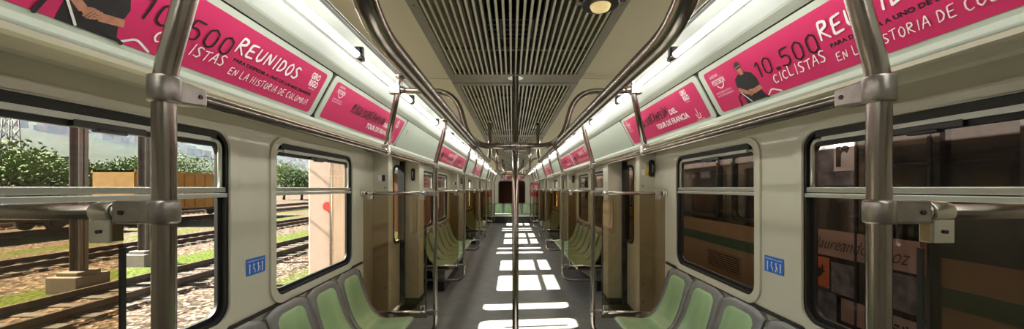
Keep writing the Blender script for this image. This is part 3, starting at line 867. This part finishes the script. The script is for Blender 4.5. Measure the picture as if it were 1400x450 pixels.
# rail clamps sit on the poles, rails run between them
HO = [s+1.36 for s in BAYS]
for sx in (-1, 1):
    r = empty('long_grab_rail', (sx*PLX, 0, RZ), 'thin steel rail running the whole %s side below the adverts' % side(sx), 'grab rail')
    p = MB(); p.tube([(0, .8, 0), (0, 15.2, 0)], .015, 14); p.build('rail', 'steel', r)
    for y in PLANES:
        c = MB(); c.tube([(0, y, -.028), (0, y, .028)], .0275, 20)
        d = .085
        c.prism([(y-.0, -.028), (y+d, -.020), (y+d, .020), (y, .028)], 'x', -.021, .021)
        if y > 2: c.prism([(y-.0, -.028), (y-d, -.020), (y-d, .020), (y, .028)], 'x', -.021, .021)
        c.build('clamp', 'steel_cast', r, bevel=.005)
        c = MB(); c.disc((-sx*.0212, y+.065, 0), (-sx, 0, 0), .005, .002, 10); c.build('bolt', 'black_plastic', r)
    for y in HO:
        c = MB(); c.tube([(0, y-.026, 0), (0, y+.026, 0)], .021, 14); c.box((-.02, y-.022, -.012), (.02, y+.022, .045)); c.build('clamp', 'steel_bright', r, bevel=.004)

# hoops across the car with short posts
def hoop(i, y):
    r = empty('ceiling_hoop', (0, y, 0)); HZ = ZC+.24
    for sx in (-1, 1):
        p = MB(); p.tube([(sx*PLX, 0, RZ+.03), (sx*.672, 0, RZ+.38), (sx*.66, 0, CZ)], .0165, 14, fillet=.06); p.build('short_post', 'steel', r)
        p = MB(); p.tube([(sx*.70, 0, ZC+.560), (sx*.345, 0, ZC+.560), (sx*.262, 0, ZC+.24), (0, 0, ZC+.24)], .0165, 14, fillet=.135); p.build('arch_tube', 'steel', r)
        c = MB(); c.box((sx*.66, -.024, ZC+.54), (sx*.725, .024, ZC+.59)); c.tube([(sx*.66, 0, ZC+.565), (sx*.635, 0, ZC+.565)], .02, 14); c.build('clamp', 'steel_bright', r, bevel=.004)
        c = MB(); c.disc((sx*.66, 0, CZ-.012), (0, 0, 1), .033, .012, 18); c.build('ceiling_flange', 'steel_bright', r)
        c = MB(); a = math.radians(-38*sx)
        c.box((-.026, -.026, -.030), (.026, .026, .030)); c.xf(lambda v: Matrix.Rotation(a, 3, 'Y') @ v + Vector((sx*.236, 0, HZ+.015))); c.build('clamp', 'steel_cast', r, bevel=.004)
    return r
for i, y in enumerate(HO):
    o = hoop(i, y)
    tag(o, 'steel tube hoop crossing the ceiling of the %s seating bay' % ['first', 'second', 'third'][i], 'grab rail', 'hoops crossing the ceiling')
    # centre pole
    r = empty('centre_pole', (0, y+.02, 0), 'vertical steel pole in the middle of the aisle, %s from the camera' % ORD[i], 'grab pole', 'poles in the middle of the aisle')
    p = MB(); p.tube([(0, 0, .01), (0, 0, CZ-.01)], .0185, 18); p.build('pole', 'steel', r)
    p = MB(); p.box((-.066, -.034, ZC+.215), (.066, .004, ZC+.262)); p.build('clamp', 'steel_cast', r, bevel=.005)
    p = MB()
    for a in (-.028, .028):
        for b in (-.010, .010): p.disc((a, -.034, ZC+.2385+b), (0, -1, 0), .0042, .003, 8)
    p.build('bolt', 'black_plastic', r)
    p = MB(); p.disc((0, 0, 0), (0, 0, 1), .05, .012, 20); p.build('floor_flange', 'steel_bright', r); p = MB(); p.disc((0, 0, CZ-.012), (0, 0, 1), .045, .012, 20); p.build('ceiling_flange', 'steel_bright', r)
# overhead rails by the centre
for i, s in enumerate(BAYS):
    for sx in (-1, 1):
        r = empty('overhead_rail', (sx*.236, s+1.36, ZC+.25), 'thick polished overhead rail %s of centre in the %s seating bay' % (side(sx), ['first', 'second', 'third'][i]), 'grab rail', 'overhead rails beside the centre poles')
        p = MB(); y0, y1 = (-1.66, 1.44)
        p.tube([(0, y0, CZ-ZC-.25), (0, y0+.02, .0), (0, y1, 0), (0, y1+.06, CZ-ZC-.25)], .0180, 16, fillet=.16); p.build('rail', 'steel', r)
        p = MB(); p.disc((0, y1+.06, CZ-ZC-.262), (0, 0, 1), .04, .012, 18); p.disc((0, y0, CZ-ZC-.262), (0, 0, 1), .04, .012, 18); p.build('ceiling_flange', 'steel_bright', r)

# blue stickers between the first windows
for sx in (-1, 1):
    e = empty('seat_sticker', (sx*(W-.002), 2.045+.01*(sx > 0), 1.17), 'blue priority seating sticker on the %s wall between the windows' % side(sx), 'sticker')
    p = plate([rrect(-.075, .075, -.045, .045, .006)], -.0, .0015, lambda u, v, w: (-sx*w, -sx*u, v)); p.build('backing', 'blue_sticker', e)
    t = MB(); fit_text(t, 'PREFERENTIAL SEATS', -.066, .066, .026, .034, .002, 0)
    for k, u in enumerate((-.05, -.017, .017, .05)):
        t.add([(u+.0055*math.cos(a*PI/5), .010+.0055*math.sin(a*PI/5), .002) for a in range(10)], [tuple(range(10))])
        if k == 1: ribbon(t, [(u-.003, .002), (u-.003, -.014), (u+.008, -.016), (u+.009, -.034)], .005, .002)
        elif k == 2: ribbon(t, [(u, .002), (u+.004, -.018), (u-.004, -.034)], .006, .002); ribbon(t, [(u, -.002), (u+.013, -.012), (u+.013, -.034)], .003, .0021)
        else: ribbon(t, [(u, .002), (u, -.034)], .007, .002)
    t.xf(lambda v: Vector((-sx*v.z, -sx*v.x, v.y))); t.build('pictograms', 'white_print', e)

# ================================================================ outside, left: the rail yard
G = -1.10
g = MB(); g.box((-420, -80, G-.3), (-1.9, 420, G)); o = g.build('ground', 'gravel'); struct(o)
g = MB(); g.box((-1.9, -80, G-.3), (60, 420, G-.0)); o = g.build('ground', 'asphalt'); struct(o)
def track(xc, i):
    r = empty('railway_track', (xc, 40, G), 'rusty railway track %s' % ['closest to the left windows, in front of the steel masts', 'second from the left windows, just behind the steel masts', 'third from the left windows, under the freight wagons', 'farthest from the left windows, behind the yellow wagon'][i], 'railway track', 'railway tracks in the yard')
    for q in (-.72, .72):
        p = MB()
        p.prism([(q-.07, .10), (q+.07, .10), (q+.07, .115), (q+.012, .13), (q+.012, .22), (q+.036, .23), (q+.036, .262), (q-.036, .262), (q-.036, .23), (q-.012, .22), (q-.012, .13), (q-.07, .115)], 'y', -60, 120)
        p.build('rail', 'rail_rust', r)
    p = MB(); y = -38
    while y < 60: p.box((-1.25, y-.12, -.02), (1.25, y+.12, .10)); y += .62
    o = p.build('sleepers', 'sleeper', r); o['kind'] = 'stuff'
    # ballast shoulder
    p = MB(); p.prism([(-1.32, 0), (-1.2, .075), (1.2, .075), (1.32, 0)], 'y', -60, 120); o = p.build('ballast', 'gravel', r)
for i, x in enumerate((-9.7, -16.4, -27.0, -34.0)): track(x, i)
def mast(x, y, lab, h=7.5, foot=True):
    r = empty('catenary_mast', (x, y, G), lab, 'mast', 'steel masts in the yard')
    p = MB()
    p.box((-.13, -.012, .5), (.13, .012, h)); p.box((-.13, -.11, .5), (-.115, .11, h)); p.box((.115, -.11, .5), (.13, .11, h)); p.build('column', 'mast_steel', r)
    p = MB(); p.box((-.4, -.4, -.05), (.4, .4, .42)); p.box((-.28, -.28, .42), (.28, .28, .52)); p.build('footing', 'concrete', r, bevel=.02)
    p = MB(); p.tube([(.1, 0, h-1.2), (2.2, 0, h-.9)], .04, 8); p.tube([(.1, 0, h-.2), (2.2, 0, h-.8)], .025, 8); p.build('bracket_arm', 'mast_steel', r)
mast(-11.45, 9.75, 'rusty steel mast on a square concrete footing, nearest the first left window')
mast(-12.9, 12.95, 'steel mast on a concrete footing behind the near-left grab pole')
mast(-21.5, 30, 'slim steel mast farther off beside the yellow wagons')
mast(-23, 46, 'slim distant steel mast seen through the second left window')
w = empty('overhead_wires', (0, 0, G), 'thin overhead wires strung along the yard tracks', 'wires')
for x, z in ((-9.7, 6.3), (-9.7, 7.4), (-16.4, 6.3), (-16.4, 7.5)):
    p = MB(); p.tube([(x, -40, z), (x, 130, z)], .02, 6); p.build('wire', 'wire', w)
def wagon(x, y, L, H, m, lab, ribs=True):
    r = empty('freight_wagon', (x, y, G), lab, 'freight wagon', 'freight wagons in the yard')
    p = MB(); p.box((-1.4, -L/2, 1.15), (1.4, L/2, H)); 
    if ribs:
        k = -L/2+.1
        while k < L/2: p.box((-1.46, k-.05, 1.15), (1.46, k+.05, H)); k += .95
        p.box((-1.48, -L/2, H-.12), (1.48, L/2, H)); p.box((-1.48, -L/2, 1.1), (1.48, L/2, 1.25))
        p.box((-1.47, -L/2, H*.62), (1.47, L/2, H*.62+.08))
    p.build('body', m, r)
    p = MB(); p.box((-1.2, -L/2-.3, .9), (1.2, L/2+.3, 1.15)); p.build('underframe', 'wagon_dark', r)
    for q in (-L/2+1.2, L/2-1.2):
        p = MB(); p.box((-1.1, q-1.1, .55), (-.95, q+1.1, .85)); p.box((.95, q-1.1, .55), (1.1, q+1.1, .85)); p.build('bogie', 'wagon_dark', r)
        for dy in (-.8, .8):
            p = MB(); p.tube([(-.9, q+dy, .69), (-.75, q+dy, .69)], .42, 20); p.tube([(.75, q+dy, .69), (.9, q+dy, .69)], .42, 20); p.tube([(-.9, q+dy, .62), (.9, q+dy, .62)], .07, 8); p.build('wheelset', 'wagon_dark', r)
wagon(-27, 30.5, 11, 3.9, 'wagon_yellow', 'yellow ribbed freight wagon standing beyond the masts')
wagon(-27, 17.6, 11, 1.9, 'wagon_dark', 'low dark brown freight wagon, left of the yellow wagon')
# lattice pylon
r = empty('lattice_tower', (-95, 70, G), 'thin grey lattice tower on the hazy hillside at far left', 'tower')
p = MB()
for a in (-1, 1):
    for b in (-1, 1): p.tube([(a*1.2, b*1.2, 0), (a*.5, b*.5, 20)], .10, 6)
for k in range(10):
    z0, z1 = k*2, k*2+2; w0 = 1.2-.035*z0; w1 = 1.2-.035*z1
    for b in (-1, 1):
        p.tube([(-w0, b*w0, z0), (w1, b*w1, z1)], .06, 5); p.tube([(w0, b*w0, z0), (-w1, b*w1, z1)], .06, 5); p.tube([(b*w0, -w0, z0), (b*w1, w1, z1)], .06, 5)
p.build('lattice', 'mast_steel', r)
# trees
def tree(x, y, h, rad, m, lab, seed):
    rr = random.Random(seed)
    r = empty('tree', (x, y, G), lab, 'tree', 'trees beyond the yard')
    p = MB(); p.tube([(0, 0, 0), (.15, .1, h*.3), (0, 0, h*.6)], [.28, .2, .1], 8)
    for k in range(5):
        a = rr.uniform(0, 2*PI); p.tube([(0, 0, h*.35), (math.cos(a)*rad*.6, math.sin(a)*rad*.6, h*rr.uniform(.55, .8))], [.12, .05], 6)
    p.build('trunk', 'bark', r)
    blobs = [(rr.uniform(-.6, .6)*rad, rr.uniform(-.6, .6)*rad, h*rr.uniform(.42, .86), rad*rr.uniform(.35, .55)) for _ in range(13)]
    lf = MB(); vs = []; fs = []
    for _ in range(3800):
        bx, by, bz, br = rr.choice(blobs)
        d = Vector((rr.gauss(0, 1), rr.gauss(0, 1), rr.gauss(0, 1))).normalized()*br*rr.uniform(.6, 1.08); d.z *= .75
        c = Vector((bx, by, bz)) + d
        a = Vector((rr.gauss(0, 1), rr.gauss(0, 1), rr.gauss(0, 1))).normalized(); b = a.orthogonal().normalized(); sz = rr.uniform(.12, .24)
        o = len(vs); vs += [c-a*sz, c+b*sz*.5, c+a*sz, c-b*sz*.5]; fs.append((o, o+1, o+2, o+3))
    lf.add(vs, fs).build('crown', m, r)
TL = ['leafy green tree at the left edge of the yard view', 'dense dark tree behind the low dark wagons', 'broad tree left of the first mast',
      'dark tree just right of the first mast', 'bright green tree behind the second mast', 'spreading tree above the yellow wagons', 'tree right of the yellow wagons',
      'tree seen high in the second left window', 'tree seen beside the concrete pillar', 'smaller tree filling the far left skyline']
for i, (px, X, h, rad, mm) in enumerate(((5, -48, 8.5, 4.5, 'leaf_green'), (45, -50, 7.8, 4.6, 'leaf_dark'), (82, -52, 8.2, 4.2, 'leaf_green'), (140, -56, 7.5, 4.6, 'leaf_dark'),
                        (185, -58, 9.6, 4.8, 'leaf_green'), (245, -62, 11.5, 6.0, 'leaf_green'), (290, -70, 9.0, 5.0, 'leaf_dark'), (388, -52, 11.0, 5.0, 'leaf_green'),
                        (412, -46, 9.0, 4.5, 'leaf_dark'), (115, -62, 8.2, 5.0, 'leaf_dark'))):
    y = -X*505/(700-px); tree(X, y, h*.76, rad, mm, TL[i], 40+i)
# hillside with its houses
def hz(x, y):
    d = -x
    b = max(0, (d-120)/480); return G + 150*b**1.15*(1 + .35*noise.noise(Vector((x*.004, y*.004, 0)))) + 4*noise.noise(Vector((x*.02, y*.02, 1)))
vs = []; fs = []; NX, NY = 50, 90
for i in range(NX+1):
    for j in range(NY+1):
        x = -100 - 800*i/NX; y = -150 + 1350*j/NY; vs.append((x, y, hz(x, y) - 1.5))
for i in range(NX):
    for j in range(NY): a = i*(NY+1)+j; fs.append((a, a+1, a+NY+2, a+NY+1))
struct(MB().add(vs, fs, True).build('hillside', 'hill'))
hb = MB(); hb2 = MB(); rr = random.Random(5)
for _ in range(2600):
    x = -rr.uniform(230, 800); y = rr.uniform(20, 1150)
    if noise.noise(Vector((x*.01, y*.01, 4))) < -.15: continue
    w_ = rr.uniform(3, 7); h = rr.uniform(4, 7); z = hz(x, y)-3
    (hb if rr.random() < .6 else hb2).box((x-w_/2, y-w_/2, z), (x+w_/2, y+w_/2, z+h))
tag(hb.build('houses', 'house_pale'), 'tiny pale houses scattered over the hazy hillside', 'houses', kind='stuff')
tag(hb2.build('houses', 'house_brick'), 'tiny brick-red houses scattered over the hazy hillside', 'houses', kind='stuff')
# haze: a real scattering volume lying over the valley
hv = MB(); hv.box((-950, -200, G-20), (-75, 1300, 330)); hm = bpy.data.materials.new('haze'); hm.use_nodes = True; nt = hm.node_tree; nt.nodes.clear()
o_ = nt.nodes.new('ShaderNodeOutputMaterial'); vsn = nt.nodes.new('ShaderNodeVolumeScatter'); vsn.inputs['Density'].default_value = .00035; vsn.inputs['Color'].default_value = (.62, .76, 1, 1)
vsn.inputs['Anisotropy'].default_value = .2
nt.links.new(vsn.outputs[0], o_.inputs['Volume']); M['haze'] = hm
o = hv.build('valley_haze', 'haze'); tag(o, 'pale haze hanging over the valley and hillside', 'haze', kind='stuff')
# concrete pillar outside second window
e = empty('concrete_pillar', (-4.3, 8.35, G), 'pale pinkish concrete pillar outside the second left window', 'pillar')
p = MB(); p.box((-.13, -.36, 0), (.42, .25, 6)); p.build('shaft', 'pillar_paint', e, bevel=.03)
p = MB(); p.box((-.22, -.45, 0), (.5, .34, .35)); p.build('plinth', 'concrete', e, bevel=.02)
p = MB(); p.disc((.30, -.36, 2.3), (0, -1, 0), .10, .03, 20); p.build('red_lamp', 'red_paint', e)
p = MB(); p.tube([(.38, -.40, .3), (.38, -.40, 5.5)], .025, 8); p.build('conduit', 'steel_cast', e)
# orange brick building farther along
e = empty('brick_building', (-8, 40, G), 'orange brick building seen through the farther left windows', 'building')
p = MB(); p.box((.2, -17, 0), (2.6, 30, 3.6)); p.build('walls', 'brick_orange', e)
p = MB(); p.box((.0, -17.2, 3.6), (2.8, 30.2, 3.85)); p.build('roof', 'roof_grey', e)
for k in range(8):
    p = MB(); p.box((2.58, -15+k*5, 1.2), (2.64, -13+k*5, 2.6)); p.build('window', 'train_white', e)

# ================================================================ outside, right: a train standing alongside
TX = 2.33
def adj():
    r = empty('adjacent_train', (TX, 0, 0), 'dim cream and green train standing alongside, seen through the right windows', 'train')
    ZB, Z1, Z2, Z3 = -.2, .955, 1.06, 1.215
    def bx(mb, y0, y1, z0, z1, d=0.0, t=.05): mb.box((-d, y0, z0), (t, y1, z1))
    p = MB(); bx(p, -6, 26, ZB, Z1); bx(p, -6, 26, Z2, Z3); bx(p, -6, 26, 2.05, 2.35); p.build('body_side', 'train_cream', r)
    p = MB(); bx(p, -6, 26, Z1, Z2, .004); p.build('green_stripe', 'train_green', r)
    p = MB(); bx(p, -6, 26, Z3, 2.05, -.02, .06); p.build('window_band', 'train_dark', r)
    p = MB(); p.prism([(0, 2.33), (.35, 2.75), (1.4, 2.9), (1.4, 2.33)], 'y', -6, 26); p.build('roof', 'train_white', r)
    p = MB(); p.box((.0, -6, 2.02), (-.012, 26, 2.06)); p.build('gutter', 'train_white', r)
    for k, yy in enumerate((-.1, 1.2, 3.45, 4.7, 7.2, 8.5, 11, 12.3)):
        q = plate([rrect(yy-.5, yy+.5, 1.26, 2.0, .09), rrect(yy-.47, yy+.47, 1.29, 1.97, .07)], -.012, .03, YZ); q.build('window_frame', 'train_frame', r)
        if k % 2: 
            q = MB(); q.box((-.004, yy-.3, 1.72), (.02, yy-.1, 1.80)); q.box((-.004, yy+.05, 1.72), (.02, yy+.2, 1.78)); q.build('grey_blocks', 'print_grey', r)  # plain mottled grey blocks on every other window
    # vent
    for y0 in (3.78, 9.4):
        q = plate([rrect(y0, y0+.66, .66, .90, .02), rrect(y0+.02, y0+.64, .68, .88, .015)], -.010, .0, YZ); q.build('vent_frame', 'train_cream', r)
        q = MB(); q.box((-.001, y0+.02, .68), (.0, y0+.64, .88)); q.build('vent_void', 'void_black', r)
        q = MB()
        for k in range(8): q.box((-.008, y0+.02, .69+k*.025), (-.001, y0+.64, .70+k*.025))
        q.build('louvres', 'train_cream', r)
    # door with pasted-up panels in its glass
    q = MB(); q.box((-.012, 2.02, .1), (.02, 2.98, 2.02)); q.build('door_leaf', 'train_dark', r)
    for (a, b) in ((2.50, 2.90), (2.06, 2.44)):
        q = plate([rrect(a, b, .55, 1.98, .07), rrect(a+.015, b-.015, .565, 1.965, .06)], -.020, -.010, YZ); q.build('door_glass_frame', 'train_frame', r)
    def pan(y0, y1, z0, z1, m, nm='printed_panel', w=-.016):
        q = MB(); q.box((w, y0, z0), (-.012, y1, z1)); return q.build(nm, m, r)
    pan(2.52, 2.68, 1.72, 1.94, 'train_white'); pan(2.68, 2.86, 1.72, 1.94, 'print_grey')
    pan(2.52, 2.88, 1.62, 1.71, 'print_grey')
    pan(2.06, 2.88, 1.10, 1.29, 'print_rose')
    pan(2.72, 2.88, .86, 1.08, 'print_orange')
    pan(2.50, 2.70, .84, 1.06, 'print_grey', w=-.0165); pan(2.06, 2.40, .86, 1.08, 'print_grey')
    pan(2.06, 2.62, .66, .82, 'print_rose'); pan(2.66, 2.88, .62, .83, 'print_grey'); 
    def lt(fn, nm, m):
        t = MB(); fn(t); t.xf(lambda v: Vector((-.018-v.z, -v.x, v.y))); t.build(nm, m, r)
    lt(lambda t: fit_text(t, 'r', -2.66, -2.55, 1.75, 1.90, 0, .03), 'letter', 'black_print')
    lt(lambda t: (fit_text(t, '"laureando', -2.84, -2.42, 1.15, 1.24, 0, -.01, .5), fit_text(t, 'voz', -2.30, -2.16, 1.14, 1.20, 0, -.01, .5)), 'handwriting', 'black_print')
    lt(lambda t: (fit_text(t, '1', -2.44, -2.41, .69, .77, 0, .01), fit_text(t, 'ñibs', -2.26, -2.10, .68, .78, 0, .01)), 'lettering', 'black_print')
    def bird(t):
        t.add([(a*.055-2.80, b*.055+.975, 0) for a, b in ((-.9,.9),(-.3,.5),(.1,.3),(.5,1.1),(.6,.2),(1.0,.0),(.6,-.1),(.2,-.7),(-.4,-1.1),(-.3,-.5),(-.6,.0))], [tuple(range(11))])
    lt(bird, 'bird_silhouette', 'black_print')
    lt(lambda t: [ribbon(t, [(-2.52+.03*math.cos(a*PI/4), 1.41+.03*math.sin(a*PI/4)), (-2.52-.03*math.cos(a*PI/4), 1.41-.03*math.sin(a*PI/4))], .006, 1e-4*a) for a in range(4)], 'snowflake', 'print_grey')
adj()
# added roof and rear wall that keep the right-hand side in shade
e = empty('shade_canopy', (6, 8, 0), 'added dark roof shading the train alongside', 'canopy')
p = MB(); p.box((-3.1, -16, 3.6), (8, 26, 3.8)); p.build('shade_deck', 'roof_grey', e)
p = MB(); p.box((7.6, -16, G), (8, 26, 3.6)); p.build('shade_wall', 'roof_grey', e)

# ================================================================ light, camera
sun = bpy.data.lights.new('sun', 'SUN'); sun.energy = 50; sun.angle = math.radians(.6); sun.color = (1, .93, .80)
so = bpy.data.objects.new('sun', sun); C.objects.link(so)
d = Vector((1, .09, -.81)).normalized(); so.rotation_euler = d.to_track_quat('-Z', 'Y').to_euler()
wd = bpy.data.worlds.new('world'); bpy.context.scene.world = wd; wd.use_nodes = True
nt = wd.node_tree; bg = nt.nodes['Background']
tc = nt.nodes.new('ShaderNodeTexCoord'); sp = nt.nodes.new('ShaderNodeSeparateXYZ'); nt.links.new(tc.outputs['Generated'], sp.inputs[0])
rp = nt.nodes.new('ShaderNodeValToRGB'); rp.color_ramp.elements[0].color = (.82, .86, .90, 1); rp.color_ramp.elements[1].position = .6; rp.color_ramp.elements[1].color = (.50, .66, .92, 1)
nt.links.new(sp.outputs[2], rp.inputs[0]); nt.links.new(rp.outputs[0], bg.inputs[0]); bg.inputs[1].default_value = .5

cam = bpy.data.cameras.new('camera'); co = bpy.data.objects.new('camera', cam); C.objects.link(co)
co.location = (-.02, 0, ZC); co.rotation_euler = (PI/2, 0, 0)
cam.sensor_width = 36; cam.lens = 36*505/1400; cam.shift_y = 32/1400; cam.clip_start = .05; cam.clip_end = 3000
sc = bpy.context.scene; sc.camera = co
sc.view_settings.view_transform = 'Standard'; sc.view_settings.look = 'None'; sc.view_settings.gamma = 1; sc.view_settings.use_curve_mapping = False
sc.view_settings.exposure = 0.75
sc.cycles.max_bounces = 12; sc.cycles.diffuse_bounces = 5; sc.cycles.transparent_max_bounces = 24; sc.cycles.glossy_bounces = 4
sc.cycles.sample_clamp_indirect = 6; sc.cycles.volume_bounces = 1; sc.cycles.caustics_reflective = False; sc.cycles.caustics_refractive = False
